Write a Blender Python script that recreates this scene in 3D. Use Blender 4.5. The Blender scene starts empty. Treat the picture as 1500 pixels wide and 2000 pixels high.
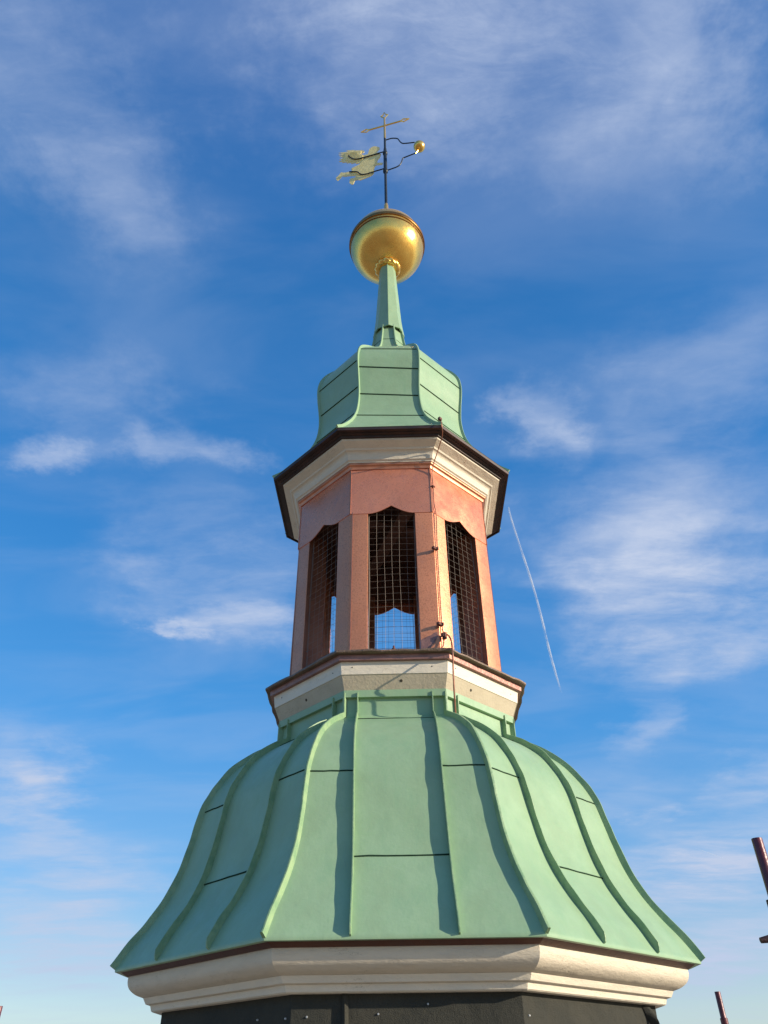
import bpy, bmesh, math, random
from mathutils import Vector, Matrix
R = math.radians
random.seed(7)
sc = bpy.context.scene
COL = sc.collection

# ---------------------------------------------------------------- camera
F, PITCH, ROLL, PAN = 1456.4, R(38.09), R(-.65), R(-.81)
fw = Vector((math.sin(PAN)*math.cos(PITCH), math.cos(PAN)*math.cos(PITCH), math.sin(PITCH)))
r0 = Vector((math.cos(PAN), -math.sin(PAN), 0)); u0 = r0.cross(fw)
rv = math.cos(ROLL)*r0 + math.sin(ROLL)*u0
uv = -math.sin(ROLL)*r0 + math.cos(ROLL)*u0
cd = bpy.data.cameras.new('camera'); cam = bpy.data.objects.new('camera', cd); COL.objects.link(cam)
cd.sensor_fit = 'HORIZONTAL'; cd.sensor_width = 36; cd.lens = F/1500*36
cd.clip_start = .05; cd.clip_end = 60000
M = Matrix((rv, uv, -fw)).transposed().to_4x4()
cam.matrix_world = M
sc.camera = cam

# ---------------------------------------------------------------- light and sky
SUN_EL, SUN_AZ = R(16.4), R(70)          # azimuth to the right of the viewing direction's reverse
sdir = Vector((math.sin(SUN_AZ)*math.cos(SUN_EL), -math.cos(SUN_AZ)*math.cos(SUN_EL), math.sin(SUN_EL)))
sl = bpy.data.lights.new('sun', 'SUN'); sl.energy = 5.0; sl.angle = R(.53); sl.color = (1, .88, .70)
so = bpy.data.objects.new('sun', sl); COL.objects.link(so)
so.rotation_euler = (-sdir).to_track_quat('-Z', 'Y').to_euler()
vs = sc.view_settings
vs.view_transform = 'Standard'; vs.look = 'None'; vs.gamma = 1; vs.exposure = 0.32
vs.use_curve_mapping = False

w = bpy.data.worlds.new('World'); sc.world = w; w.use_nodes = True
nt = w.node_tree; N = nt.nodes; LK = nt.links
for n in list(N): N.remove(n)
def wn(t, **k):
    n = N.new(t)
    for a, b in k.items(): setattr(n, a, b)
    return n
def wmath(op, a, b=None, c=None, clamp=False):
    n = wn('ShaderNodeMath', operation=op); n.use_clamp = clamp
    for i, v in enumerate((a, b, c)):
        if v is None: continue
        if isinstance(v, (int, float)): n.inputs[i].default_value = v
        else: LK.new(v, n.inputs[i])
    return n.outputs[0]
out = wn('ShaderNodeOutputWorld'); bg = wn('ShaderNodeBackground'); LK.new(bg.outputs[0], out.inputs[0])
sky = wn('ShaderNodeTexSky', sky_type='NISHITA'); sky.sun_disc = False
sky.sun_elevation = SUN_EL; sky.sun_rotation = math.atan2(sdir.x, sdir.y)
sky.altitude = 300; sky.air_density = 1.0; sky.dust_density = .6; sky.ozone_density = 2.5
hs = wn('ShaderNodeHueSaturation'); hs.inputs['Hue'].default_value = .5
hs.inputs['Saturation'].default_value = 1.25; hs.inputs['Value'].default_value = 1
LK.new(sky.outputs[0], hs.inputs['Color'])
tc = wn('ShaderNodeTexCoord'); sep = wn('ShaderNodeSeparateXYZ'); LK.new(tc.outputs['Generated'], sep.inputs[0])
dz = wmath('ADD', wmath('MAXIMUM', sep.outputs[2], 0), .10)
px = wmath('DIVIDE', sep.outputs[0], dz); py = wmath('DIVIDE', sep.outputs[1], dz)
comb = wn('ShaderNodeCombineXYZ'); LK.new(px, comb.inputs[0]); LK.new(py, comb.inputs[1])
def wnoise(scale, rot, loc, sx, sy, detail, rough, dist):
    mp = wn('ShaderNodeMapping'); mp.inputs['Rotation'].default_value = (0, 0, rot)
    mp.inputs['Location'].default_value = loc; mp.inputs['Scale'].default_value = (sx, sy, 1)
    LK.new(comb.outputs[0], mp.inputs[0])
    n = wn('ShaderNodeTexNoise'); n.inputs['Scale'].default_value = scale; n.inputs['Detail'].default_value = detail
    n.inputs['Roughness'].default_value = rough; n.inputs['Distortion'].default_value = dist
    LK.new(mp.outputs[0], n.inputs['Vector']); return n.outputs[0]
streak = wnoise(2.4, R(20), (3.1, 1.7, 0), .9, 2.0, 8, .52, .5)
puff = wnoise(6.0, R(-12), (8.2, 4.4, 0), .75, 1.8, 12, .63, .6)
fine = wnoise(26, R(30), (1.2, 9.4, 0), .8, 2.0, 6, .7, .7)
total = None
wnz = wn('ShaderNodeTexNoise'); wnz.inputs['Scale'].default_value = 2.6; wnz.inputs['Detail'].default_value = 7; wnz.inputs['Roughness'].default_value = .62
LK.new(comb.outputs[0], wnz.inputs['Vector'])
wsub = wn('ShaderNodeVectorMath', operation='SUBTRACT'); LK.new(wnz.outputs['Color'], wsub.inputs[0]); wsub.inputs[1].default_value = (.5, .5, .5)
wmul = wn('ShaderNodeVectorMath', operation='MULTIPLY'); LK.new(wsub.outputs[0], wmul.inputs[0]); wmul.inputs[1].default_value = (.75, .34, 0)
warp = wn('ShaderNodeVectorMath', operation='ADD'); LK.new(comb.outputs[0], warp.inputs[0]); LK.new(wmul.outputs[0], warp.inputs[1])
# cirrus banks of that afternoon: centre, reach and turn of each bank on the cloud layer, density
CLOUDS = [
    (0.047, 0.303, 0.226, 0.001, 0.17, 1.25),
    (0.336, 0.29, 0.119, 0.014, 0.14, 0.8),
    (-0.357, 0.382, 0.136, 0.141, 0.2, 0.6),
    (0.285, 0.437, 0.088, 0.218, 0.1, 0.22),
    (-0.561, 0.93, 0.12, 0.033, 0.035, 0.75),
    (-0.309, 0.935, 0.104, 0.086, 0.045, 0.65),
    (-0.478, 0.824, 0.139, 0.098, 0.12, 0.38),
    (-0.298, 1.467, 0.148, 0.113, 0.09, 0.75),
    (-0.441, 1.484, 0.042, -0.027, 0.05, 0.7),
    (-0.36, 1.293, 0.182, 0.204, 0.28, 0.5),
    (0.237, 0.891, 0.092, -0.812, 0.1, 0.8),
    (0.473, 0.834, 0.184, 0.112, 0.22, 0.4),
    (0.511, 1.214, 0.274, -0.096, 0.24, 0.85),
    (0.602, 1.394, 0.259, -0.017, 0.2, 0.8),
    (0.695, 1.597, 0.236, -0.119, 0.14, 0.9),
    (-1.101, 2.235, 0.165, 0.251, 0.4, 1.0),
    (-1.238, 2.969, 0.318, 0.162, 0.6, 0.7),
    (1.155, 3.112, 0.389, 0.163, 0.55, 1.25),
    (-1.616, 4.073, 0.419, 0.211, 0.9, 1.0),
    (1.587, 4.346, 0.382, -0.1, 0.9, 1.1),
    (0.667, 1.972, 0.101, -0.171, 0.2, 0.45),
    (1.084, 2.341, 0.136, -0.058, 0.3, 0.6),
    (0.608, 2.471, 0.406, -0.018, 0.25, 0.3),
    (0.857, 2.577, 0.082, 0.229, 0.08, 0.6),
]
for (cx, cy, L, ang, width, dens) in CLOUDS:
    mp = wn('ShaderNodeMapping', vector_type='TEXTURE')
    mp.inputs['Location'].default_value = (cx, cy, 0); mp.inputs['Rotation'].default_value = (0, 0, ang)
    mp.inputs['Scale'].default_value = (L, width, 1)
    LK.new(warp.outputs[0], mp.inputs[0])
    ln = wn('ShaderNodeVectorMath', operation='LENGTH'); LK.new(mp.outputs[0], ln.inputs[0])
    f = wn('ShaderNodeMapRange', interpolation_type='SMOOTHERSTEP'); LK.new(ln.outputs['Value'], f.inputs['Value'])
    f.inputs['From Min'].default_value = 1.5; f.inputs['From Max'].default_value = 0
    f.inputs['To Min'].default_value = 0; f.inputs['To Max'].default_value = dens
    total = f.outputs[0] if total is None else wmath('ADD', total, f.outputs[0])
def mr(v, a, b, c, d):
    n = wn('ShaderNodeMapRange', interpolation_type='SMOOTHSTEP'); LK.new(v, n.inputs['Value'])
    for k, x in zip(('From Min', 'From Max', 'To Min', 'To Max'), (a, b, c, d)): n.inputs[k].default_value = x
    return n.outputs[0]
tex = wmath('ADD', wmath('ADD', wmath('ADD', wmath('MULTIPLY', mr(streak, .30, .70, 0, 1), .46), .22), wmath('MULTIPLY', mr(puff, .38, .74, 0, 1), .30)), wmath('MULTIPLY', mr(fine, .38, .66, 0, 1), .07))
thin = wmath('MULTIPLY', mr(streak, .35, .75, 0, 1), .15)
dens = wmath('ADD', wmath('MULTIPLY', total, tex), thin, None, True)
# thin high haze thickening towards the horizon
hz = wmath('POWER', wmath('SUBTRACT', 1, wmath('MAXIMUM', sep.outputs[2], 0)), 3.2)
dens2 = wmath('ADD', dens, wmath('MULTIPLY', hz, .10), None, True)
cr = wn('ShaderNodeValToRGB'); LK.new(wmath('MAXIMUM', sep.outputs[2], 0), cr.inputs[0]); el = cr.color_ramp.elements
el[0].position = 0; el[0].color = (.50, .58, .60, 1); el[1].position = 1; el[1].color = (.035, .140, .46, 1)
for p, c in ((.07, (.46, .56, .60)), (.20, (.17, .41, .74)), (.36, (.045, .305, .74)), (.58, (.022, .22, .62)), (.80, (.022, .18, .52))):
    e = el.new(p); e.color = (*c, 1)
sc2 = wn('ShaderNodeVectorMath', operation='SCALE'); LK.new(cr.outputs[0], sc2.inputs[0]); sc2.inputs['Scale'].default_value = 4.7
nsc = wn('ShaderNodeVectorMath', operation='SCALE'); LK.new(hs.outputs[0], nsc.inputs[0]); nsc.inputs['Scale'].default_value = .48
skm = wn('ShaderNodeVectorMath', operation='ADD'); LK.new(sc2.outputs[0], skm.inputs[0]); LK.new(nsc.outputs[0], skm.inputs[1])
mixc = wn('ShaderNodeMix', data_type='RGBA'); LK.new(dens2, mixc.inputs[0]); LK.new(skm.outputs[0], mixc.inputs[6])
mixc.inputs[7].default_value = (3.5, 4.1, 5.4, 1)
LK.new(mixc.outputs[2], bg.inputs['Color']); bg.inputs['Strength'].default_value = .12

# traced in the vane's own plane: (along, height) in metres; conductor points in metres
ANG= [[-0.08, 10.358], [-0.113, 10.395], [-0.156, 10.43], [-0.194, 10.423], [-0.224, 10.383], [-0.233, 10.329], [-0.24, 10.283], [-0.243, 10.255], [-0.275, 10.249], [-0.302, 10.253], [-0.324, 10.286], [-0.346, 10.319], [-0.335, 10.335], [-0.308, 10.327], [-0.296, 10.35], [-0.302, 10.383], [-0.336, 10.414], [-0.408, 10.446], [-0.464, 10.489], [-0.564, 10.531], [-0.524, 10.484], [-0.58, 10.493], [-0.678, 10.525], [-0.59, 10.453], [-0.679, 10.467], [-0.594, 10.404], [-0.661, 10.403], [-0.582, 10.342], [-0.661, 10.326], [-0.597, 10.29], [-0.665, 10.27], [-0.59, 10.228], [-0.617, 10.216], [-0.535, 10.19], [-0.55, 10.165], [-0.474, 10.145], [-0.484, 10.114], [-0.408, 10.108], [-0.413, 10.074], [-0.343, 10.073], [-0.354, 10.043], [-0.37, 10.02], [-0.412, 10.012], [-0.46, 9.996], [-0.483, 9.972], [-0.472, 9.911], [-0.528, 9.911], [-0.577, 9.919], [-0.626, 9.951], [-0.651, 9.892], [-0.693, 9.842], [-0.688, 9.788], [-0.669, 9.753], [-0.64, 9.778], [-0.607, 9.847], [-0.574, 9.815], [-0.515, 9.8], [-0.441, 9.766], [-0.398, 9.732], [-0.44, 9.706], [-0.477, 9.718], [-0.497, 9.694], [-0.497, 9.605], [-0.463, 9.548], [-0.441, 9.553], [-0.434, 9.603], [-0.417, 9.639], [-0.375, 9.63], [-0.349, 9.604], [-0.287, 9.617], [-0.209, 9.636], [-0.177, 9.659], [-0.157, 9.698], [-0.161, 9.75], [-0.15, 9.845], [-0.13, 9.89], [-0.041, 9.86], [-0.033, 9.904], [-0.117, 9.947], [-0.103, 10.024], [-0.071, 10.079], [-0.057, 10.155], [-0.121, 10.226], [-0.1, 10.272], [-0.074, 10.312]]
WING= [[-0.318, 10.253], [-0.351, 10.313], [-0.341, 10.388], [-0.452, 10.459], [-0.541, 10.47], [-0.618, 10.447], [-0.62, 10.341], [-0.602, 10.257], [-0.524, 10.205], [-0.447, 10.154], [-0.36, 10.118], [-0.317, 10.158]]
TU= [[-0.017, 10.162], [-0.049, 10.166], [-0.264, 10.161], [-0.371, 10.166], [-0.437, 10.19], [-0.481, 10.246], [-0.521, 10.32], [-0.516, 10.338]]
TL= [[-0.006, 9.71], [-0.037, 9.706], [-0.162, 9.701], [-0.261, 9.692], [-0.335, 9.725], [-0.378, 9.802], [-0.42, 9.839], [-0.501, 9.875]]
AT= [[-0.006, 10.527], [0.019, 10.521], [0.088, 10.524], [0.149, 10.496], [0.189, 10.452], [0.215, 10.362], [0.247, 10.297], [0.3, 10.267], [0.417, 10.229]]
AB= [[-0.004, 9.673], [0.029, 9.677], [0.101, 9.687], [0.154, 9.698], [0.2, 9.73], [0.225, 9.8], [0.243, 9.881], [0.277, 9.895], [0.429, 9.93], [0.471, 10.005]]
ROD= [[0.381, 4.02, 4.016], [0.384, 4.01, 3.951], [0.389, 4.078, 3.921], [0.364, 4.172, 3.883], [0.342, 4.2, 3.825], [0.321, 4.228, 3.773], [0.307, 4.26, 3.699], [0.309, 4.271, 3.581], [0.308, 4.27, 3.409], [0.318, 4.281, 3.322], [0.31, 4.278, 3.025], [0.308, 4.276, 2.726], [0.308, 4.276, 2.419], [0.316, 4.275, 2.333]]
RODB= [[0.315, 4.257, 2.323], [0.338, 4.252, 2.323], [0.353, 4.197, 2.256], [0.347, 4.071, 2.102], [0.345, 4.084, 2.024], [0.342, 4.094, 1.897], [0.346, 4.168, 1.739]]
RODA= [[0.315, 4.257, 2.323], [0.309, 4.252, 2.258], [0.294, 4.223, 2.218], [0.265, 4.18, 2.185], [0.235, 4.208, 2.197], [0.091, 4.199, 2.191], [-0.008, 4.2, 2.194]]

# ---------------------------------------------------------------- materials
def mat(name, base, rough=.6, metal=0, var=None, vscale=6, bump=0, bscale=40, stains=None, spec=.5, bump2=None, stretch=(1,1,1), streak=None, crack=None, rvar=0):
    """procedural material: base colour, large mottling (var colour), stains [(colour, scale, lo, hi)], bumps"""
    m = bpy.data.materials.new(name); m.use_nodes = True
    t = m.node_tree; ns = t.nodes; lk = t.links; b = ns['Principled BSDF']
    b.inputs['Roughness'].default_value = rough; b.inputs['Metallic'].default_value = metal
    b.inputs['Specular IOR Level'].default_value = spec
    co = ns.new('ShaderNodeTexCoord'); mp = ns.new('ShaderNodeMapping'); mp.inputs['Scale'].default_value = stretch
    lk.new(co.outputs['Object'], mp.inputs[0])
    def noise(scale, det=6, rg=.6, dist=0):
        n = ns.new('ShaderNodeTexNoise'); n.inputs['Scale'].default_value = scale; n.inputs['Detail'].default_value = det
        n.inputs['Roughness'].default_value = rg; n.inputs['Distortion'].default_value = dist
        lk.new(mp.outputs[0], n.inputs['Vector']); return n.outputs[0]
    def ramp(v, lo, hi):
        n = ns.new('ShaderNodeMapRange'); n.interpolation_type = 'SMOOTHSTEP'; lk.new(v, n.inputs['Value'])
        n.inputs['From Min'].default_value = lo; n.inputs['From Max'].default_value = hi; return n.outputs[0]
    def mix(f, a, c):
        n = ns.new('ShaderNodeMix'); n.data_type = 'RGBA'; lk.new(f, n.inputs[0])
        if isinstance(a, tuple): n.inputs[6].default_value = (*a, 1)
        else: lk.new(a, n.inputs[6])
        n.inputs[7].default_value = (*c, 1); return n.outputs[2]
    col = base
    if var: col = mix(ramp(noise(vscale), .35, .68), col, var)
    for (c, s, lo, hi) in (stains or []): col = mix(ramp(noise(s, 8, .7, .4), lo, hi), col, c)
    if streak:                                        # rain streaks: noise drawn out downwards
        c, s, lo, hi = streak
        m2 = ns.new('ShaderNodeMapping'); m2.inputs['Scale'].default_value = (1, 1, .10); lk.new(co.outputs['Object'], m2.inputs[0])
        n2 = ns.new('ShaderNodeTexNoise'); n2.inputs['Scale'].default_value = s; n2.inputs['Detail'].default_value = 5; n2.inputs['Roughness'].default_value = .65
        lk.new(m2.outputs[0], n2.inputs['Vector']); col = mix(ramp(n2.outputs[0], lo, hi), col, c)
    if crack:                                         # fine cracks along the grain, in patches
        c, s, wd = crack
        m2 = ns.new('ShaderNodeMapping'); m2.inputs['Scale'].default_value = (1, 1, 4.5); lk.new(co.outputs['Object'], m2.inputs[0])
        n2 = ns.new('ShaderNodeTexNoise'); n2.inputs['Scale'].default_value = s; n2.inputs['Detail'].default_value = 4; n2.inputs['Roughness'].default_value = .6
        lk.new(m2.outputs[0], n2.inputs['Vector'])
        d1 = ns.new('ShaderNodeMath'); d1.operation = 'SUBTRACT'; lk.new(n2.outputs[0], d1.inputs[0]); d1.inputs[1].default_value = .5
        d2 = ns.new('ShaderNodeMath'); d2.operation = 'ABSOLUTE'; lk.new(d1.outputs[0], d2.inputs[0])
        d3 = ns.new('ShaderNodeMath'); d3.operation = 'LESS_THAN'; lk.new(d2.outputs[0], d3.inputs[0]); d3.inputs[1].default_value = wd
        d4 = ns.new('ShaderNodeMath'); d4.operation = 'MULTIPLY'; lk.new(d3.outputs[0], d4.inputs[0]); lk.new(ramp(noise(5), .50, .62), d4.inputs[1])
        col = mix(d4.outputs[0], col, c)
    if isinstance(col, tuple): b.inputs['Base Color'].default_value = (*col, 1)
    else: lk.new(col, b.inputs['Base Color'])
    if rvar:
        n = ns.new('ShaderNodeMapRange'); lk.new(noise(vscale*2.3, 5), n.inputs['Value'])
        n.inputs['From Min'].default_value = .3; n.inputs['From Max'].default_value = .7
        n.inputs['To Min'].default_value = rough-rvar; n.inputs['To Max'].default_value = rough+rvar
        lk.new(n.outputs[0], b.inputs['Roughness'])
    prev = None
    for (st, s, dist) in [(bump, bscale, .01)] + ([bump2] if bump2 else []):
        if not st: continue
        bn = ns.new('ShaderNodeBump'); bn.inputs['Strength'].default_value = st; bn.inputs['Distance'].default_value = dist
        lk.new(noise(s, 5, .6), bn.inputs['Height'])
        if prev: lk.new(prev, bn.inputs['Normal'])
        prev = bn.outputs[0]
    if prev: lk.new(prev, b.inputs['Normal'])
    return m

GREEN = (.288, .425, .255)
M_green = mat('green_painted_sheet', GREEN, .42, var=(.262, .380, .222), vscale=5, bump=.06, bscale=90,
              stains=[((.20, .33, .20), 16, .62, .80), ((.13, .21, .11), 48, .715, .76), ((.262, .403, .228), 30, .45, .75)], bump2=(.5, 1.9, .02), spec=.4, rvar=.08, streak=((.250, .392, .228), 9, .48, .72))
M_seam = mat('green_seam_paint', (.28, .40, .21), .45, var=(.19, .32, .17), vscale=14, stains=[((.10, .16, .07), 45, .62, .74)], bump=.4, bscale=60)
M_lapshade = mat('lap_gap_shade', (.016, .034, .020), 1, var=(.03, .06, .035), vscale=20, spec=0)  # shade in the gap under each sheet lap, painted as a dark strip
M_cream = mat('cream_paint', (.74, .655, .515), .55, var=(.68, .61, .49), vscale=7, bump=.2, bscale=34, crack=((.34, .28, .19), 8, .003), 
              stains=[((.60, .52, .40), 22, .68, .80)], bump2=(.6, 9, .01), stretch=(1, 1, 2.2))
M_creamold = mat('weathered_cream_paint', (.69, .60, .465), .6, var=(.63, .55, .43), vscale=9, bump=.22, bscale=40,
              stains=[((.50, .42, .31), 30, .68, .78)], bump2=(.45, 9, .010), stretch=(1, 1, 3.5), crack=((.36, .29, .20), 11, .005))
M_splay = mat('rough_darker_cream_paint', (.52, .44, .31), .7, var=(.46, .385, .27), vscale=9, bump=.3, bscale=60, stains=[((.38, .30, .20), 30, .6, .74)], crack=((.22, .17, .11), 11, .005))  # darker, rougher cream for the slanting moulding
M_dark = mat('knot_hole', (.05, .04, .025), .8)
M_copper = mat('copper_sheet', (.84, .305, .165), .29, metal=.52, var=(.77, .27, .145), vscale=4, bump=.10, bscale=110,
              stains=[((.68, .255, .16), 9, .52, .74), ((.60, .215, .12), 70, .50, .66), ((.90, .37, .18), 5, .60, .76), ((.34, .20, .17), 90, .69, .76)], bump2=(.25, 6, .01), rvar=.07)
M_coppercol = mat('copper_post_sheet', (.72, .275, .135), .36, metal=.44, var=(.64, .24, .12), vscale=3, bump=.2, bscale=130,
              stains=[((.56, .24, .15), 6, .55, .76), ((.52, .19, .09), 80, .48, .64), ((.32, .19, .16), 110, .66, .75)], bump2=(.2, 5, .01), rvar=.08)
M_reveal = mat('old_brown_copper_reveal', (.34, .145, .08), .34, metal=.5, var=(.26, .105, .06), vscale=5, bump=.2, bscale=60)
M_brightcu = mat('bright_copper_trim', (.62, .24, .13), .38, metal=.65, var=(.48, .18, .10), vscale=8, bump=.1, bscale=50)
M_browncu = mat('brown_copper', (.125, .048, .028), .42, metal=.35, var=(.11, .05, .035), vscale=10, bump=.15, bscale=50)
M_cap = mat('tarnished_copper_cap', (.15, .10, .065), .5, metal=.3, var=(.20, .13, .09), vscale=9, bump=.8, bscale=22,
              stains=[((.30, .30, .26), 12, .60, .72), ((.10, .14, .08), 15, .6, .74)], bump2=(.8, 60, .006))
M_capstrip = mat('patinated_copper_strip', (.36, .18, .14), .45, metal=.5, var=(.26, .13, .11), vscale=14, bump=.3, bscale=60)
M_fascia = mat('dark_gutter_copper', (.030, .019, .016), .5, metal=.2, var=(.06, .03, .023), vscale=7)
M_gold = mat('gold_leaf', (1.0, .62, .15), .23, metal=.78, var=(.95, .54, .12), vscale=9, bump=.12, bscale=60,
              stains=[((.70, .38, .10), 26, .62, .74), ((.60, .33, .09), 90, .66, .76)], bump2=(.14, 6, .01), rvar=.06)
M_darkgold = mat('shaded_gilding', (.42, .20, .055), .3, metal=.85, var=(.26, .12, .04), vscale=12)  # shadow and dark reflection on the ball's band and seam, put into the colour
M_goldmatt = mat('matt_gilding', (.98, .80, .34), .5, metal=.1, var=(.92, .72, .27), vscale=12, bump=.3, bscale=30, bump2=(.4, 14, .004))
M_iron = mat('black_iron', (.018, .024, .028), .45, metal=.3, bump=.3, bscale=60, var=(.03, .035, .035))
M_felt = mat('roofing_felt', (.042, .043, .036), .85, var=(.055, .053, .042), vscale=4, bump=.7, bscale=260,
              stains=[((.08, .074, .055), 11, .62, .8)], bump2=(.7, 5, .03), spec=.25)
M_tape = mat('felt_chalk_band', (.12, .115, .09), .9, var=(.085, .08, .06), vscale=18, bump=.4, bscale=90)
M_nail = mat('galvanised_nail', (.48, .49, .50), .45, metal=.5)
M_wire = mat('galvanised_wire', (.25, .21, .18), .5, metal=.3)
M_rod = mat('rusty_copper_rod', (.38, .17, .10), .5, metal=.5, var=(.26, .11, .07), vscale=30)
M_clamp = mat('rusty_clamp', (.20, .075, .05), .7, metal=.2, var=(.07, .03, .025), vscale=40, bump=.5, bscale=90)
M_wood = mat('dark_lantern_timber', (.14, .062, .038), .8, var=(.10, .045, .03), vscale=8, bump=.5, bscale=40, stretch=(1, 6, 1))
M_tube = mat('dark_red_tube_paint', (.13, .022, .030), .36, var=(.09, .02, .026), vscale=18, metal=.1, bump=.2, bscale=70,
              stains=[((.42, .36, .34), 9, .70, .73)])
M_coupler = mat('dark_coupler_steel', (.05, .02, .022), .6, metal=.4, var=(.03, .015, .015), vscale=30, bump=.4, bscale=80)
M_plaster = mat('tower_plaster', (.42, .37, .29), .8, var=(.36, .31, .24), vscale=2, bump=.4, bscale=20)
M_addedplank = mat('added_deck_plank', (.46, .37, .26), .8, var=(.38, .30, .21), vscale=3, bump=.5, bscale=30, stretch=(8, 1, 1))
M_ground = mat('town_and_fields', (.27, .215, .15), .95, var=(.30, .21, .14), vscale=.004, stains=[((.30, .27, .23), .02, .5, .6), ((.14, .16, .09), .008, .56, .66)])
M_trail = bpy.data.materials.new('ice_trail'); M_trail.use_nodes = True
_t = M_trail.node_tree; _b = _t.nodes['Principled BSDF']; _b.inputs['Base Color'].default_value = (.9, .92, .95, 1); _b.inputs['Roughness'].default_value = 1
_b.inputs['Specular IOR Level'].default_value = 0
_n = _t.nodes.new('ShaderNodeTexNoise'); _n.inputs['Scale'].default_value = .011; _n.inputs['Detail'].default_value = 5
_c = _t.nodes.new('ShaderNodeTexCoord'); _t.links.new(_c.outputs['Object'], _n.inputs['Vector'])
_r = _t.nodes.new('ShaderNodeMapRange'); _t.links.new(_n.outputs[0], _r.inputs['Value'])
for _k, _v in zip(('From Min', 'From Max', 'To Min', 'To Max'), (.3, .7, .04, .30)): _r.inputs[_k].default_value = _v
_t.links.new(_r.outputs[0], _b.inputs['Alpha'])
# _b.inputs['Alpha'].default_value = .17

# ---------------------------------------------------------------- helpers
def gp(o):
    p = Vector((0, 0, 0)); q = o
    while q is not None: p += Vector(q.location); q = q.parent
    return p
def obj(name, bm, m, parent=None, smooth=True, auto=40, label=None, origin=None):
    me = bpy.data.meshes.new(name); bm.normal_update()
    if smooth:
        for f in bm.faces: f.smooth = True
        for e in bm.edges:
            if len(e.link_faces) == 2 and e.calc_face_angle(0) > R(auto): e.smooth = False
    off = Vector(origin) if origin is not None else (gp(parent) if parent else Vector((0, 0, 0)))
    bm.transform(Matrix.Translation(-off)); bm.to_mesh(me); bm.free()
    me.materials.append(m)
    o = bpy.data.objects.new(name, me); COL.objects.link(o)
    if parent: o.parent = parent; o.location = off-gp(parent)
    else: o.location = off
    if label: o['label'] = label
    return o
def thing(name, label, cat, loc=(0, 0, 0), group=None):
    o = bpy.data.objects.new(name, None); COL.objects.link(o); o.location = loc
    o.empty_display_size = .1
    o['label'] = label; o['category'] = cat
    if group: o['group'] = group
    return o
CX, CY = 0.0, 5.0
ROT = R(-.42)
def prm(z):
    if z <= .53: return .049, .028
    if z < 1.8: k = (z-.53)/1.27; return .049+(.025-.049)*k, .028*(1-k)
    if z < 3.3: k = (z-1.8)/1.5; return .025+(.006-.025)*k, -.003*k
    return .006, -.003
def vtx(i, Rr, z, shift=0):
    d, xo = prm(z)
    base = -90-22.5+45*i; q = round((base+90)/90); off = base+90-q*90
    a = R(-90+q*90+off*(1-d))+ROT
    return Vector((CX+xo+Rr*math.cos(a), CY+Rr*math.sin(a), z))
def catmull(pts, n=6):
    P = [pts[0]]+list(pts)+[pts[-1]]; out = []
    for i in range(1, len(P)-2):
        for k in range(n):
            t = k/n; a, b, c, d = P[i-1], P[i], P[i+1], P[i+2]
            out.append(tuple(.5*((2*b[j])+(-a[j]+c[j])*t+(2*a[j]-5*b[j]+4*c[j]-d[j])*t*t+(-a[j]+3*b[j]-3*c[j]+d[j])*t**3) for j in range(len(a))))
    out.append(tuple(pts[-1])); return out
def octo(prof, bm=None, closed=False):
    """octagonal shell through profile [(R,z)], each of the eight sides its own sheet"""
    bm = bm or bmesh.new()
    pr = list(prof)+([prof[0]] if closed else [])
    for i in range(8):
        rows = [(bm.verts.new(vtx(i, r, z)), bm.verts.new(vtx((i+1) % 8, r, z))) for r, z in pr]
        for (a, b), (c, d) in zip(rows, rows[1:]): bm.faces.new((a, b, d, c))
    return bm
def sweep(pts, ups, wd, ht, sides=None, bm=None, sink=.004, jit=0, taper=0):
    """standing strip of width wd and height ht(along ups) swept over pts"""
    bm = bm or bmesh.new(); prev = None; n = len(pts); ph = random.uniform(0, 6)
    for k, (p, u) in enumerate(zip(pts, ups)):
        t = (pts[min(k+1, n-1)]-pts[max(k-1, 0)]).normalized()
        s = t.cross(u).normalized(); uu = s.cross(t).normalized()
        if uu.dot(u) < 0: uu = -uu
        h = ht*(1+jit*(math.sin(k*.31+ph)+.5*math.sin(k*.83+2*ph)))
        jl = jit*.008*math.sin(k*.23+3*ph)
        if taper: h *= min(1, .38+.62*(n-1-k)/taper)
        a, b = p-s*wd/2-uu*sink, p+s*wd/2-uu*sink
        top = p+uu*h+s*jl
        ring = [bm.verts.new(q) for q in (a, b, top+s*wd*.42, top+uu*wd*.12, top-s*wd*.42)]
        if prev:
            for j in range(5): bm.faces.new((prev[j], prev[(j+1) % 5], ring[(j+1) % 5], ring[j]))
        else: bm.faces.new(ring)
        prev = ring
    bm.faces.new(prev[::-1]); bmesh.ops.recalc_face_normals(bm, faces=bm.faces); return bm
def tube(pts, rad, seg=10, bm=None, cap=True):
    bm = bm or bmesh.new(); pts = [Vector(p) for p in pts]; n = len(pts); prev = None; s0 = None
    for k, p in enumerate(pts):
        t = (pts[min(k+1, n-1)]-pts[max(k-1, 0)]).normalized()
        if s0 is None:
            s0 = t.cross(Vector((0, 0, 1)))
            if s0.length < .1: s0 = t.cross(Vector((1, 0, 0)))
        s0 = (s0-t*s0.dot(t)).normalized(); u = t.cross(s0)
        rr = rad[k] if isinstance(rad, (list, tuple)) else rad
        ring = [bm.verts.new(p+(s0*math.cos(a)+u*math.sin(a))*rr) for a in [2*math.pi*j/seg for j in range(seg)]]
        if prev:
            for j in range(seg): bm.faces.new((prev[j], prev[(j+1) % seg], ring[(j+1) % seg], ring[j]))
        elif cap: bm.faces.new(ring[::-1])
        prev = ring
    if cap: bm.faces.new(prev)
    bmesh.ops.recalc_face_normals(bm, faces=bm.faces)
    return bm
def spline(pts, n=5): return [Vector(p) for p in catmull([tuple(p) for p in pts], n)]
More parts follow.
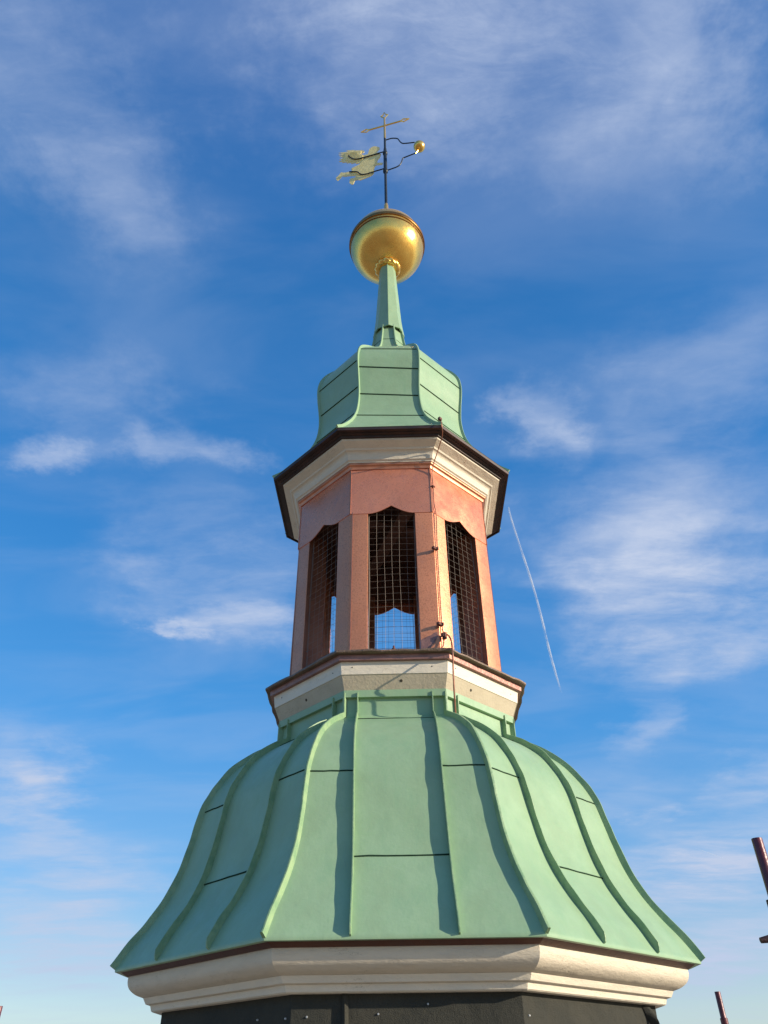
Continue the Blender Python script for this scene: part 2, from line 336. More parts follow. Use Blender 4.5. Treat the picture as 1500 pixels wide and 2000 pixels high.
def lathe(prof, seg=48, c=(0, 0, 0), bm=None, mod=None):
    bm = bm or bmesh.new(); rows = []
    for (r, z) in prof:
        if r < 1e-5: rows.append([bm.verts.new((c[0], c[1], c[2]+z))]); continue
        rows.append([bm.verts.new((c[0]+r*(mod(a, z) if mod else 1)*math.cos(a), c[1]+r*(mod(a, z) if mod else 1)*math.sin(a), c[2]+z)) for a in [2*math.pi*j/seg for j in range(seg)]])
    for A, B in zip(rows, rows[1:]):
        for j in range(seg):
            k = (j+1) % seg
            if len(A) == 1 and len(B) == 1: continue
            if len(A) == 1: bm.faces.new((A[0], B[k], B[j]))
            elif len(B) == 1: bm.faces.new((A[j], A[k], B[0]))
            else: bm.faces.new((A[j], A[k], B[k], B[j]))
    bmesh.ops.recalc_face_normals(bm, faces=bm.faces); return bm
def box(c, ax, sz, bm=None):
    """box at c with axes ax (3 vectors) and full sizes sz"""
    bm = bm or bmesh.new(); c = Vector(c); vs_ = []
    for x in (-.5, .5):
        for y in (-.5, .5):
            for z in (-.5, .5): vs_.append(bm.verts.new(c+ax[0]*x*sz[0]+ax[1]*y*sz[1]+ax[2]*z*sz[2]))
    for f in ((0,1,3,2),(4,6,7,5),(0,4,5,1),(2,3,7,6),(0,2,6,4),(1,5,7,3)): bm.faces.new([vs_[i] for i in f])
    bmesh.ops.recalc_face_normals(bm, faces=bm.faces)
    return bm
Z = Vector((0, 0, 1))
def face_frame(i, z=2.7):
    """side i of the octagon (between corners i and i+1): outward normal, tangent (left to right from outside)"""
    a, b = vtx(i, 1, z), vtx((i+1) % 8, 1, z); t = (b-a).normalized()
    n = Vector((t.y, -t.x, 0)); return n, t
def on_face(i, s, Ap, z):
    """point on side i at tangential position s and apothem Ap"""
    n, t = face_frame(i, z); d, xo = prm(z)
    return Vector((CX+xo, CY, 0))+n*Ap+t*s+Z*z
def apo(i, Rr, z):
    a, b = vtx(i, Rr, z), vtx((i+1) % 8, Rr, z); m = (a+b)/2
    n, t = face_frame(i, z); d, xo = prm(z)
    return (m-Vector((CX+xo, CY, z))).dot(n), (b-a).length/2

# ---------------------------------------------------------------- setting
bm = bmesh.new()
vs0 = [bm.verts.new((30000*math.cos(a), 30000*math.sin(a), -30)) for a in [2*math.pi*k/48 for k in range(48)]]
bm.faces.new(vs0); g = obj('ground', bm, M_ground, smooth=False); g['kind'] = 'structure'

# ---------------------------------------------------------------- the turret
T = thing('bell_turret', 'octagonal church turret with green curved roofs, pink copper lantern and cream cornices', 'turret', (CX, CY, -30))
# shaft below the felt
obj('tower_shaft', octo([(1.30, -2.2), (1.30, -30)]), M_plaster, T)
wall = obj('felt_wall', octo([(1.25, .36), (1.337, .36), (1.335, .25), (1.338, .0), (1.337, -1.0), (1.338, -2.2), (1.25, -2.2)]), M_felt, T, auto=25)

# lower cornice
cy = [(1.38, .512), (1.527, .512)] + catmull([(1.529, .500), (1.530, .470), (1.516, .440), (1.480, .416), (1.440, .405)], 4)
obj('cornice_roll', octo(cy+[(1.38, .405)]), M_creamold, T, auto=30, label='rounded cream timber cornice with cracked paint')
obj('cornice_fillet', octo([(1.38, .4045), (1.440, .4045), (1.438, .400), (1.424, .378), (1.400, .375), (1.38, .375)]), M_cream, T, auto=15)
obj('cornice_fillet', octo([(1.34, .3745), (1.401, .3745), (1.398, .368), (1.392, .350), (1.384, .345), (1.336, .345)]), M_cream, T, auto=15)
# eave
obj('eave_flashing', octo([(1.530, .498), (1.536, .494), (1.574, .513), (1.574, .521), (1.40, .527)]), M_browncu, T, auto=20)

# lower roof: bell shaped, with vertical collar
lowp = [(1.603, .523), (1.535, .630), (1.460, .728), (1.385, .845), (1.328, .975), (1.290, 1.115), (1.264, 1.233), (1.240, 1.335), (1.208, 1.415), (1.165, 1.490), (1.085, 1.595), (.965, 1.692), (.865, 1.752)]
LP = catmull(lowp, 6)+[(.818, 1.776), (.803, 1.792), (.800, 1.80), (.800, 1.87), (.800, 1.93)]
roof = obj('lower_roof', octo([(1.56, .512), (1.601, .512)]+LP), M_green, T, auto=50, label='green bell-shaped lower roof in standing seam sheet')
def prof_at(P, z):
    for (r1, z1), (r2, z2) in zip(P, P[1:]):
        if z1 <= z <= z2: return r1+(r2-r1)*(z-z1)/max(z2-z1, 1e-9)
    return P[-1][0]
def pnorm(P, k, n):
    (r1, z1), (r2, z2) = P[max(k-1, 0)], P[min(k+1, len(P)-1)]
    v = n*(z2-z1)+Z*(r1-r2); return v.normalized()
for i in range(8):
    c0 = vtx(i, 1, 1); rad = (c0-Vector((CX+prm(1)[1], CY, 1))).normalized(); rad.z = 0
    pts = [vtx(i, r, z) for r, z in LP]; ups = [pnorm(LP, k, rad) for k in range(len(LP))]
    obj('hip_seam', sweep(pts[::-1], ups[::-1], .016, .030, jit=.05, taper=0), M_seam, roof, auto=50)
    n, t = face_frame(i, 1)
    for s in (-1, 1):
        P = LP[0:]
        pts = []
        for r, z in P:
            A, hw = apo(i, r, z); pts.append(on_face(i, s*.226, A, z))
        ups = [pnorm(P, k, n) for k in range(len(P))]
        obj('standing_seam', sweep(pts[::-1], ups[::-1], .008, .034, jit=.055, taper=2), M_seam, roof, auto=50)
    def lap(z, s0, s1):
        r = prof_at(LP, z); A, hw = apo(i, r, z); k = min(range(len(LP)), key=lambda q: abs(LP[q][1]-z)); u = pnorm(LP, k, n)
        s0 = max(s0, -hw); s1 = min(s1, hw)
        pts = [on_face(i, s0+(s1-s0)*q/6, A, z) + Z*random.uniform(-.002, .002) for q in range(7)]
        obj('cross_seam_shade', sweep(pts, [u]*7, .008, .003, sink=.004), M_lapshade, roof)
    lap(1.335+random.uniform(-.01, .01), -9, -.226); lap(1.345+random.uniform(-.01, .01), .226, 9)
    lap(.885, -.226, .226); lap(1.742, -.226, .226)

# flashing, splayed moulding, boards and copper cap under the lantern
obj('collar_flashing', octo([(.79, 1.903), (.825, 1.903), (.828, 1.946), (.79, 1.946)], closed=True), M_green, T, smooth=False)
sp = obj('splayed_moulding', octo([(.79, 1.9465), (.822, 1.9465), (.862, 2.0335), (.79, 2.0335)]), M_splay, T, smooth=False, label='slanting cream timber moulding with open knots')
sb = obj('sill_board', octo([(.79, 2.034), (.866, 2.034), (.878, 2.112), (.79, 2.112)]), M_cream, T, smooth=False)
obj('sill_strip', octo([(.80, 2.1125), (.903, 2.1125), (.906, 2.1475), (.80, 2.1475)]), M_capstrip, T, smooth=False)
bm = bmesh.new()
for i in range(8):
    rows = []
    nn = 10; jz = [random.uniform(-.005, .005) for _ in range(nn+1)]; jr = [random.uniform(-.003, .005) for _ in range(nn+1)]
    for (r, z, w) in [(.80, 2.148, 0), (.936, 2.148, .6), (.941, 2.152, 1), (.940, 2.164, 1), (.925, 2.170, .8), (.70, 2.213, 0)]:
        a, b = vtx(i, r, z), vtx((i+1) % 8, r, z); n, t = face_frame(i, z)
        rows.append([bm.verts.new(a.lerp(b, q/nn)+(Z*jz[q]*(z > 2.149)+n*jr[q])*w*(0 if q in (0, nn) else 1)) for q in range(nn+1)])
    for A, B in zip(rows, rows[1:]):
        for q in range(nn): bm.faces.new((A[q], A[q+1], B[q+1], B[q]))
cap = obj('sill_cap', bm, M_cap, T, auto=35, label='tarnished copper sill capping with folded edge')
# nails and knots in the boards
def stud(name, p, n, r, m, parent, h=.004):
    t = n.cross(Z).normalized() if abs(n.z) < .9 else Vector((1, 0, 0)); u = n.cross(t)
    bm = bmesh.new(); ring = [bm.verts.new(p+(t*math.cos(a)+u*math.sin(a))*r-n*.003) for a in [k*math.pi/4 for k in range(8)]]
    top = [bm.verts.new(v.co+n*(h+.003)-(v.co-p+n*.003)*.35) for v in ring]
    for k in range(8): bm.faces.new((ring[k], ring[(k+1) % 8], top[(k+1) % 8], top[k]))
    bm.faces.new(top); bmesh.ops.recalc_face_normals(bm, faces=bm.faces)
    return obj(name, bm, m, parent)
for i in range(8):
    n, t = face_frame(i, 2.08)
    for s in (-.27, .26):
        z = 2.075+random.uniform(-.012, .012); A, hw = apo(i, .878-(2.112-z)*.15, z)
        stud('nail_head', on_face(i, s+random.uniform(-.03, .03), A, z), n, .0055, M_dark, sb, .001)
    z = 1.995; A, hw = apo(i, .8445, z); nd = (n*.9-Z*.42).normalized()
    stud('knot', on_face(i, random.uniform(-.12, .08), A, z), nd, .013, M_dark, sp, .001)

# lantern: eight L-shaped corner posts, valances, mesh
LR = .784
for i in range(8):
    # post at corner i : arms on side i-1 and on side i
    n0, t0 = face_frame((i-1) % 8); n1, t1 = face_frame(i)
    bm = bmesh.new(); loops = []
    for z in (2.165, 3.42):
        c = vtx(i, LR, z); A0, h0 = apo((i-1) % 8, LR, z); A1, h1 = apo(i, LR, z)
        arm0 = h0-.170; arm1 = h1-.170; dd = .17
        ci = c-(n0+n1).normalized()*(dd/math.cos(R(22.5)))
        loop = [c, c+t1*arm1, c+t1*arm1-n1*dd, ci, c-t0*arm0-n0*dd, c-t0*arm0]
        loops.append([bm.verts.new(p) for p in loop])
    for k in range(6): bm.faces.new((loops[0][k], loops[0][(k+1) % 6], loops[1][(k+1) % 6], loops[1][k]))
    bm.faces.new(loops[0]); bm.faces.new(loops[1][::-1])
    bmesh.ops.recalc_face_normals(bm, faces=bm.faces)
    bmesh.ops.bevel(bm, geom=[e for e in bm.edges if abs((e.verts[0].co-e.verts[1].co).z) > 1], offset=.003, segments=2, affect='EDGES', profile=.5)
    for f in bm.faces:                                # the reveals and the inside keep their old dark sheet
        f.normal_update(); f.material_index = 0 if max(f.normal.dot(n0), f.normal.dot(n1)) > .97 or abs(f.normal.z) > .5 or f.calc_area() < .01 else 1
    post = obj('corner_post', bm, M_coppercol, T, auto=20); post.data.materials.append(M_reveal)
    # vertical folded joint close to the corner
    c = vtx(i, LR, 2.2); bm = box(c+t1*.012+n1*.002+Z*.58, (t1, n1, Z), (.0035, .003, 1.14)); obj('sheet_joint', bm, M_capstrip, post, smooth=False)
for i in range(8):
    n, t = face_frame(i, 3.4); A, hw = apo(i, LR+.004, 3.4); bm = bmesh.new(); nx = 36
    def edge(x):
        if abs(x) >= .17: return 3.338
        k = 1-abs(x)/.17; return 3.338+.026*k*k*3*(1-.55*k)+.036*k**2.2
    front, back = [], []
    for q in range(nx+1):
        x = -hw+2*hw*q/nx; z0 = edge(x)
        bow = .009*math.cos(math.pi*x/(2*hw))
        colf = [on_face(i, x, A+bow*math.sin(math.pi*k/6), z0+(3.80-z0)*k/6) for k in range(7)]
        front.append([bm.verts.new(p) for p in colf])
        back.append([bm.verts.new(p-n*.006) for p in (colf[0], colf[-1])])
    for a, b in zip(front, front[1:]):
        for k in range(6): bm.faces.new((a[k], b[k], b[k+1], a[k+1]))
    for a, b, c, d in zip(front, front[1:], back, back[1:]):
        bm.faces.new((a[0], c[0], d[0], b[0])); bm.faces.new((c[0], c[1], d[1], d[0]))
    bmesh.ops.recalc_face_normals(bm, faces=bm.faces)
    va = obj('valance', bm, M_copper, T, auto=30, label='pink copper apron panel with ogee cut lower edge' if i == 0 else None)
    c = vtx(i, LR+.005, 3.34)
    n0, t0 = face_frame((i-1) % 8)
    nb = (n+n0).normalized(); tb = Vector((-nb.y, nb.x, 0))
    obj('corner_strip', box(c+Z*.225-nb*.002, (tb, nb, Z), (.010, .008, .45)), M_brightcu, va, smooth=False)
# dark patina patch at the foot of the right front post
n, t = face_frame(0, 2.25); A, hw = apo(0, LR, 2.25); bm = bmesh.new()
PT = [(.172, 2.17), (.172, 2.232), (.188, 2.245), (.205, 2.243), (.221, 2.262), (.243, 2.268), (.262, 2.286), (.281, 2.290), (.284, 2.262), (.272, 2.240), (.258, 2.236), (.262, 2.212), (.245, 2.205), (.238, 2.186), (.22, 2.17)]
bm.faces.new([bm.verts.new(on_face(0, s, A+.0015, z+(.065 if z > 2.175 else 0))) for s, z in PT])
r_ = bmesh.ops.triangulate(bm, faces=bm.faces)
obj('patina_patch', bm, M_capstrip, [o for o in T.children if o.name.startswith('corner_post')][1] if T.children else T, smooth=False)
# wire mesh, set back inside each opening
for i in range(8):
    n, t = face_frame(i, 2.7); A, hw = apo(i, LR, 2.7); A -= .038; bm = bmesh.new()
    ph = random.uniform(0, 6)
    def wp(x, z): return on_face(i, x+.0025*math.sin(z*7+ph+x*9), A+.005*math.sin(x*11+ph)*math.sin(z*5+ph), z+.003*math.sin(x*16+ph*2+z*3))
    for q in range(7):
        x = -.159+.053*q; tube([wp(x, 2.19+1.25*k/16) for k in range(17)], .0007, 4, bm, cap=False)
    for q in range(24):
        z = 2.215+.0515*q; tube([wp(-.172+.344*k/8, z) for k in range(9)], .0010, 4, bm, cap=False)
    ms = obj('wire_mesh', bm, M_wire, T)
    for s in (-1, 1):
        obj('mesh_edge_wire', tube([wp(s*.163, 2.19+1.22*k/8)+n*.004 for k in range(9)], .0017, 6), M_wire, ms)
        for z in (2.45, 2.85):
            obj('mesh_staple', box(on_face(i, s*.166, A+.006, z+random.uniform(-.03, .03)), (t, n, Z), (.016, .006, .007)), M_wire, ms, smooth=False)
# inside of the lantern: floor, ceiling with beams
def octdisc(r, z0, z1, m, name, parent, label=None):
    return obj(name, octo([(.0001, z0), (r, z0), (r, z1), (.0001, z1)]), m, parent, smooth=False, label=label)
octdisc(.72, 2.16, 2.20, M_cap, 'lantern_floor', T)
cl = octdisc(.77, 3.83, 3.87, M_wood, 'lantern_ceiling', T, label='dark boarded ceiling inside the lantern')
for k, (a, zz) in enumerate(((20, 3.80), (110, 3.72))):
    d = Vector((math.cos(R(a)), math.sin(R(a)), 0)); e = Vector((-d.y, d.x, 0))
    obj('ceiling_beam', box((CX, CY, zz), (d, e, Z), (1.36, .10, .12)), M_wood, cl, smooth=False)
ib = obj('inner_board', octo([(.735, 3.44), (.765, 3.44), (.765, 3.82), (.735, 3.82)], closed=True), M_wood, T, smooth=False)

# upper cornice
obj('copper_moulding', octo([(.79, 3.758), (.797, 3.758)] + catmull([(.800, 3.768), (.806, 3.782), (.818, 3.790), (.820, 3.803)], 3)+[(.78, 3.803)]), M_brightcu, T, auto=25, label='bright copper moulding under the upper cornice')
uc = [(.78, 3.8035), (.826, 3.8035), (.829, 3.812), (.842, 3.820), (.846, 3.838)] + catmull([(.850, 3.848), (.856, 3.866), (.868, 3.880), (.884, 3.886)], 4) + [(.888, 3.892), (.892, 3.898), (.925, 3.915), (.951, 3.928), (.953, 3.942), (.80, 3.942)]
obj('upper_cornice', octo(uc), M_creamold, T, auto=22, label='stepped cream timber cornice under the upper roof')
obj('gutter_edge', octo([(.80, 3.9425), (.968, 3.9425), (.972, 3.958), (.995, 3.962), (.998, 3.970), (1.020, 3.9725), (1.0215, 3.972)]), M_fascia, T, auto=15)
obj('fascia', octo([(1.020, 3.966), (1.034, 3.966), (1.037, 3.990), (.90, 3.995)]), M_fascia, T, auto=15, label='almost black drip edge of the upper roof')

# upper roof
upp = [(1.036, 3.9955), (.945, 4.085), (.865, 4.185), (.782, 4.305), (.718, 4.43), (.680, 4.56), (.665, 4.72), (.676, 4.88), (.694, 5.03), (.700, 5.16), (.680, 5.28), (.620, 5.39), (.520, 5.50), (.400, 5.615), (.300, 5.715), (.222, 5.82), (.182, 5.93), (.160, 6.05), (.143, 6.18), (.132, 6.27)]
UP = catmull(upp, 5)
uroof = obj('upper_roof', octo([(1.03, 3.988), (1.040, 3.990)]+UP), M_green, T, auto=50, label='green bulbous upper roof')
for i in range(8):
    c0 = vtx(i, 1, 5); rad = (c0-Vector((CX+prm(5)[1], CY, 5))).normalized(); rad.z = 0
    pts = [vtx(i, r, z) for r, z in UP]; ups = [pnorm(UP, k, rad) for k in range(len(UP))]
    obj('hip_seam', sweep(pts[::-1], [u for u in ups[::-1]], .014, .020, jit=.03), M_green, uroof, auto=50)
    n, t = face_frame(i, 5)
    tilt = -.045 if i % 2 == 0 else -.01
    for z in ((4.40, 4.715, 5.03, 5.30) if i % 2 == 0 else (4.49, 4.83, 5.14)):
        pts, ups = [], []
        for q in range(9):
            f = q/8; zz = z+tilt*(f-.3); r = prof_at(UP, zz); A, hw = apo(i, r, zz)
            pts.append(on_face(i, -hw+2*hw*f, A, zz)); k = min(range(len(UP)), key=lambda q: abs(UP[q][1]-zz)); ups.append(pnorm(UP, k, n))
        obj('cross_seam_shade', sweep(pts, ups, .012, .004), M_lapshade, uroof)
    r = prof_at(UP, 6.02); A, hw = apo(i, r, 6.02)
    obj('cross_seam_shade', sweep([on_face(i, -hw+2*hw*q/4, A, 6.02) for q in range(5)], [n]*5, .006, .002), M_lapshade, uroof)
# spire: conical sleeve, octagonal in the sheet, turned half a side
def sp_mod(a, z):
    k = (a+ROT-R(-90)) % (math.pi/4); k = min(k, math.pi/4-k)   # vertex towards the front
    return math.cos(R(22.5))/math.cos(R(22.5)-k)
sl_ = obj('spire', lathe([(.150, 6.236), (.166, 6.232), (.162, 6.26), (.149, 6.36), (.136, 6.5), (.126, 6.7), (.113, 6.95), (.1, 7.2), (.088, 7.46)], 64, (CX, CY, 0), mod=sp_mod), M_green, T, auto=20, label='narrow green sheet spire below the golden ball')
pts = [Vector((CX+.0, CY-r, z)) for r, z in ((.149, 6.30), (.136, 6.5), (.126, 6.7), (.113, 6.95), (.1, 7.2), (.090, 7.42))]
obj('spire_seam', sweep(pts, [Vector((0, -1, 0))]*6, .010, .006), M_green, sl_)
obj('spire_collar', lathe([(.080, 7.400), (.094, 7.400), (.097, 7.412), (.094, 7.430), (.080, 7.432)], 40, (CX, CY, 0)), M_gold, T, label='thin gold ring round the top of the spire')

# felt details
for (i, s, z) in ((0, -.42, .265), (0, -.12, .272), (0, .09, .305), (7, .50, .262), (7, .42, .215), (7, .30, .268), (7, -.1, .262), (1, -.50, .262), (1, -.46, .175), (0, -.40, .1)):
    n, t = face_frame(i, .2); A, hw = apo(i, 1.338, .2)
    stud('felt_nail', on_face(i, s, A, z), n, .005, M_nail, wall, .003)
for i in (0, 1, 7):
    n, t = face_frame(i, .2); A, hw = apo(i, 1.338, .2)
    z = {0: .212, 1: .20, 7: .19}[i]
    bm = box(on_face(i, .0, A+.0015, z), (t, n, Z), (2*hw-.012, .003, .012)); obj('felt_band', bm, M_tape, wall, smooth=False)
n, t = face_frame(0, .2); A, hw = apo(0, 1.338, .2)
bm = bmesh.new()
# overlapping edge of the felt sheet on the front side
pts = [(-.275, .004), (-.262, .016), (-.250, .006), (-.247, .0)]
rows = [[bm.verts.new(on_face(0, s+.004*math.sin(z*9), A+d+.002, z)) for s, d in pts] for z in (.35, .25, .15, .0, -.3, -.8, -2.1)]
for a, b in zip(rows, rows[1:]):
    for k in range(3): bm.faces.new((a[k], a[k+1], b[k+1], b[k]))
obj('felt_lap', bm, M_felt, wall)
# torn flap of felt curling off the far right corner
n, t = face_frame(1, .2); A, hw = apo(1, 1.338, .2); bm = bmesh.new(); rows = []
for k in range(9):
    z = .335-.16*k/8; w_ = .075*math.sin(math.pi*min(1, .25+k/9.0))**.8*(1-.55*k/8)
    rows.append([bm.verts.new(on_face(1, hw-.13+.012*k+w_*q/5-.012*k*(q/5.0), A+.004+.05*math.sin(math.pi*q/6)*math.sin(math.pi*(k+1)/11), z)) for q in range(6)])
for a, b in zip(rows, rows[1:]):
    for q in range(5): bm.faces.new((a[q], a[q+1], b[q+1], b[q]))
obj('felt_flap', bm, M_felt, wall, label='torn flap of felt curling away under the cornice')

# ---------------------------------------------------------------- gilded ball
BZ, BR = 7.88, .431
B = thing('gilded_ball', 'large golden ball with a raised band on top of the green spire', 'finial ball', (CX, CY, BZ-BR))
pr = [(BR*math.sin(R(a)), BZ-BR*math.cos(R(a))) for a in range(12, 90, 3)]
obj('lower_shell', lathe(pr+[(BR, BZ)], 72, (CX, CY, 0)), M_gold, B)
pr = [(BR*.995*math.sin(R(a)), BZ-BR*math.cos(R(a))) for a in range(93, 178, 3)]
obj('upper_shell', lathe([(BR*.995, BZ)]+pr, 72, (CX, CY, 0)), M_gold, B)
obj('ball_band', lathe([(BR-.004, BZ-.012), (BR+.012, BZ-.010), (BR+.016, BZ), (BR+.016, BZ+.028), (BR+.010, BZ+.036), (BR-.006, BZ+.036)], 72, (CX, CY, 0)), M_darkgold, B, auto=25)
obj('seam_line', lathe([(BR+.0005, BZ-.062), (BR-.001, BZ-.055), (BR+.0035, BZ-.050), (BR+.0005, BZ-.045)], 72, (CX, CY, 0)), M_darkgold, B)
def rope(a, z):
    return 1+.13*(abs(math.sin(6.5*(a+(z-7.45)*7.5)))-.55)
bm = lathe([(.106+.038*math.cos(q), 7.446+.038*math.sin(q)) for q in [2*math.pi*k/16-math.pi for k in range(17)]], 156, (CX, CY, 0), mod=rope)
obj('rope_ring', bm, M_gold, B, auto=60, label='twisted rope-like golden ring under the ball')
obj('ball_neck', lathe([(.060, BZ+BR-.012), (.052, BZ+BR+.03), (.036, BZ+BR+.12), (.030, BZ+BR+.30), (.026, BZ+BR+.50), (.020, BZ+BR+.53), (.017, BZ+BR+.53)], 24, (CX, CY, 0)), M_gold, B)

# ---------------------------------------------------------------- weather vane
th = R(-14); VD = Vector((math.cos(th), math.sin(th), 0)); VN = Vector((math.sin(th), -math.cos(th), 0))   # VN faces the camera side
def vp(s, z, off=0): return Vector((CX, CY, 0))+VD*s+Z*z+VN*off
V = thing('weather_vane', 'black iron weather vane with flat golden angel, small golden ball and cross on top', 'weather vane', (CX, CY, 8.84))
obj('mast', tube([vp(0, 8.84), vp(0, 10.30), vp(0, 10.57)], [.019, .016, .0155], 12), M_iron, V)
obj('vane_sleeve', tube([vp(0, 9.62), vp(0, 9.64), vp(0, 10.24), vp(0, 10.26), vp(0, 10.30)], [.022, .025, .023, .021, .017], 12), M_iron, V)
for z in (9.665, 10.15): obj('vane_collar', tube([vp(0, z-.03), vp(0, z-.02), vp(0, z+.02), vp(0, z+.03)], [.026, .033, .033, .026], 12), M_iron, V)
def plate(name, pts, t0, t1, m, parent, label=None, inset=0):
    from mathutils.geometry import tessellate_polygon
    bm = bmesh.new(); f = [bm.verts.new(vp(s, z, t1)) for s, z in pts]; b = [bm.verts.new(vp(s, z, t0)) for s, z in pts]
    for a, c, d in tessellate_polygon([[Vector((s, z, 0)) for s, z in pts]]):
        bm.faces.new((f[a], f[c], f[d])); bm.faces.new((b[d], b[c], b[a]))
    for k in range(len(pts)):
        j = (k+1) % len(pts); bm.faces.new((f[k], f[j], b[j], b[k]))
    bmesh.ops.recalc_face_normals(bm, faces=bm.faces)
    return obj(name, bm, m, parent, smooth=False, label=label)
fig = plate('angel_figure', ANG, -.004, .004, M_goldmatt, V, label='flat golden angel with one wing, robe and trailing legs')
wg = plate('wing', [(max(s, -.57), z) for s, z in WING], .004, .009, M_goldmatt, fig)
plate('robe', [(-.26, 10.20), (-.08, 10.21), (-.08, 10.08), (-.115, 10.02), (-.13, 9.93), (-.165, 9.83), (-.17, 9.75), (-.22, 9.71), (-.33, 9.73), (-.40, 9.78), (-.47, 9.80), (-.465, 9.97), (-.36, 10.03), (-.32, 10.10)], .0045, .008, M_goldmatt, fig)
for k in range(6):
    z = 10.23+.035*k; obj('feather_line', tube([vp(-.35-.01*k, z-.03*k*.2, .009), vp(-.48, z+.012, .010), vp(-.56, z+.02, .009)], .003, 6), M_goldmatt, wg)
rod_pts = lambda P, off: spline([vp(s, z, off) for s, z in P], 4)
obj('brace_rod', tube(rod_pts([(-.004, 10.165)]+TU[1:], .018), .0085, 8), M_iron, V)
obj('brace_rod', tube(rod_pts([(-.004, 9.71)]+TL[1:], .018), .0085, 8), M_iron, V)
obj('counterweight_arm', tube(rod_pts([(0, 10.525)]+AT[1:], 0), .0085, 8), M_iron, V)
obj('counterweight_arm', tube(rod_pts([(0, 9.675)]+AB[1:-1], 0), .0085, 8), M_iron, V)
c = vp(.477, 10.075)
cw = obj('counterweight_ball', lathe([(.078*math.sin(R(a)), -.078*math.cos(R(a))) for a in range(0, 181, 10)], 32, c), M_gold, V)
obj('ball_pin', tube([vp(.42, 9.92), vp(.455, 9.985)], .008, 8), M_gold, cw)
cr = obj('gilded_upper_mast', tube([vp(0, 10.57), vp(0, 10.6), vp(0, 11.20)], [.016, .017, .013], 10), M_gold, V)
obj('cross_bar', tube([vp(-.23, 10.96), vp(.24, 10.96)], .012, 8), M_gold, V)
def loop_tip(c, ax, up, L, W):
    P = [c, c+ax*L*.35+up*W*.5, c+ax*L*.62+up*W*.30, c+ax*L, c+ax*L*.62-up*W*.30, c+ax*L*.35-up*W*.5, c]
    return tube(P, .009, 6)
obj('cross_tip', loop_tip(vp(-.225, 10.96), -VD, Z, .125, .085), M_gold, V)
obj('cross_tip', loop_tip(vp(.235, 10.96), VD, Z, .125, .085), M_gold, V)
bm = tube([vp(0, 11.19), vp(-.052, 11.27), vp(-.02, 11.30), vp(0, 11.37), vp(.02, 11.30), vp(.052, 11.27), vp(0, 11.19)], .009, 6)
obj('cross_tip', bm, M_gold, V)

# ---------------------------------------------------------------- lightning conductor
Lc = thing('lightning_conductor', 'thin rust-brown lightning conductor running down the right front corner of the lantern', 'lightning rod', (.35, 4.22, 1.76))
RODS = [Vector(p) for p in ROD]
obj('conductor_wire', tube(spline(RODS, 3), .0042, 8), M_rod, Lc)
obj('conductor_wire', tube(spline(RODB, 4), .0052, 8), M_rod, Lc)
obj('conductor_wire', tube(spline(RODA, 4), .0042, 8), M_rod, Lc)
n, t = face_frame(1)
for p in ((.300, 4.243, 3.0), (.302, 4.245, 2.402)):
    p = Vector(p)
    bm = box(p-n*.012-t*.008, (t, n, Z), (.028, .022, .018)); box(p+t*.012-n*.005, (t, n, Z), (.009, .026, .022), bm)
    obj('wall_clamp', bm, M_clamp, Lc, smooth=False)
p = Vector((.315, 4.257, 2.323)); bm = box(p, (t, n, Z), (.030, .020, .026)); box(p-Z*.006+n*.004, (t, n, Z), (.017, .026, .044), bm)
obj('junction_clamp', bm, M_clamp, Lc, smooth=False)
p = Vector((.350, 4.222, 1.762)); bm = box(p, ((t+n*.3).normalized(), n, Z), (.030, .026, .028)); box(p-Z*.014, (t, n, Z), (.020, .04, .018), bm)
obj('seam_clamp', bm, M_clamp, Lc, smooth=False)
p = Vector(RODS[0]); bm = box(p+Z*.012-t*.01, (t, n, Z), (.026, .02, .024)); obj('eave_clip', bm, M_clamp, Lc, smooth=False)
p = Vector(RODS[7]); bm = box(p, (t, n, Z), (.026, .018, .010)); obj('wire_clip', bm, M_clamp, Lc, smooth=False)
Fp = Vector((-.008, 4.2, 2.194))
obj('floor_terminal', tube([Fp-Z*.012, Fp+Z*.010, Fp+Z*.012, Fp+Z*.030], [.014, .013, .007, .006], 8), M_clamp, Lc)

# ---------------------------------------------------------------- scaffolding
def standard(x, y, ztop, label, couplers, sc_=1):
    s = thing('scaffold_tube', label, 'scaffold tube', (x, y, -1.6), 'scaffold tubes around the turret')
    bm = bmesh.new(); zs = [-1.6, ztop-.002, ztop, ztop, ztop-.10]; rs = [q*sc_ for q in (.0242, .0242, .0236, .0208, .0208)]
    obj('tube', tube([(x, y, z) for z in zs], rs, 20, cap=False), M_tube, s)
    for (z, kind) in couplers:
        if kind == 'sleeve':
            obj('sleeve', tube([(x, y, z-.2), (x, y, z-.002), (x, y, z)], [.031, .031, .027], 20), M_tube, s)
        else:
            bm = tube([(x, y, z-.018), (x, y, z+.018)], .029, 16)
            if kind == 'bolt': tube([(x-.088, y, z-.004), (x-.06, y, z), (x+.05, y, z)], [.009, .012, .012], 10, bm)
            obj('coupler', bm, M_coupler, s)
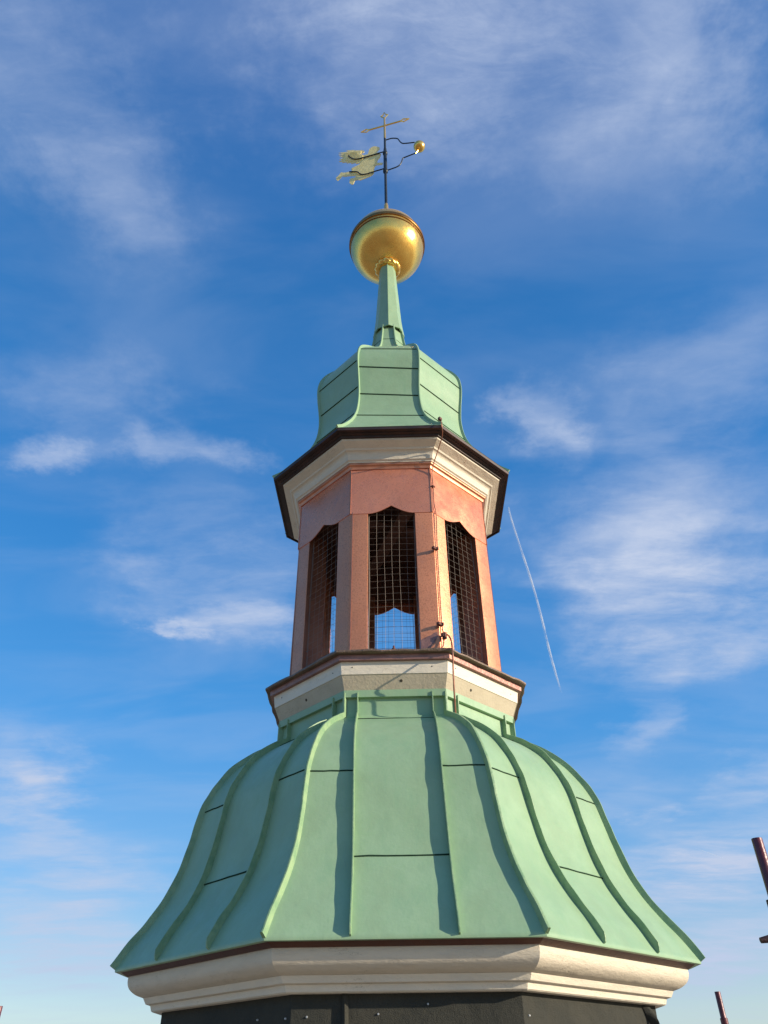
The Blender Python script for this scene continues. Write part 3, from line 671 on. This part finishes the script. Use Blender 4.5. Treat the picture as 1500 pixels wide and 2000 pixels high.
standard(1.295, 2.883, .723, 'nearest dark red scaffold tube with worn paint at the right edge', [(.505, 'coupler'), (.405, 'bolt')], .78)
standard(2.748, 7.755, .693, 'farther thin red scaffold tube standing to the right below the eave', [(.503, 'sleeve')])
standard(-3.505, 7.70, .65, 'red scaffold tube end just visible at the left edge of the photo', [(.35, 'sleeve')])
bm = bmesh.new()
for k in range(16):
    for (x0, x1, y0, y1) in ((-4, 4, -1.2, 3.2), (-4, -1.6, 3.3, 8.4), (1.6, 4, 3.3, 8.4)):
        yy = y0+(y1-y0)*k/16; box(((x0+x1)/2, yy+.13, -1.62), (Vector((1, 0, 0)), Vector((0, 1, 0)), Z), (x1-x0, (y1-y0)/16-.012, .04), bm)
dk = obj('added_unseen_deck', bm, M_addedplank, smooth=False); dk['kind'] = 'structure'  # unseen planks below the view, added and kept pale to bounce light upward

# ---------------------------------------------------------------- contrail
def trail(pts, label, rads):
    P = [Vector(p)*8000 for p in pts]
    q = spline(P, 6); n_ = len(q)
    rr = []
    for k in range(n_):
        f = k/(n_-1)*(len(rads)-1); a = int(min(f, len(rads)-2)); rr.append(max((rads[a]+(rads[a+1]-rads[a])*(f-a))*random.uniform(.85, 1.15), .3))
    return q, rr
q, rr = trail([(0.1558, 0.7863, 0.6208), (0.1602, 0.7991, 0.6046), (0.1892, 0.859, 0.5286), (0.2081, 0.9102, 0.4636), (0.2215, 0.9414, 0.424)], '', [4, 7, 10, 12, 2])
o = obj('contrail', tube(q, rr, 10), M_trail, origin=tuple(q[0])); o['label'] = 'long thin white aircraft trail slanting down the sky right of the lantern'; o['category'] = 'contrail'
o2 = obj('trail_core', tube([p+Vector((9, 0, 0)) for p in q], [r*.6 for r in rr], 8), M_trail, o)
q, rr = trail([(0.3951, 1.0731, 0.2592), (0.4156, 1.0782, 0.2531), (0.4428, 1.0851, 0.2448)], '', [.5, 2.6, .5])
o = obj('contrail', tube(q, rr, 8), M_trail, origin=tuple(q[0])); o['label'] = 'short faint aircraft trail low in the sky at the right'; o['category'] = 'contrail'
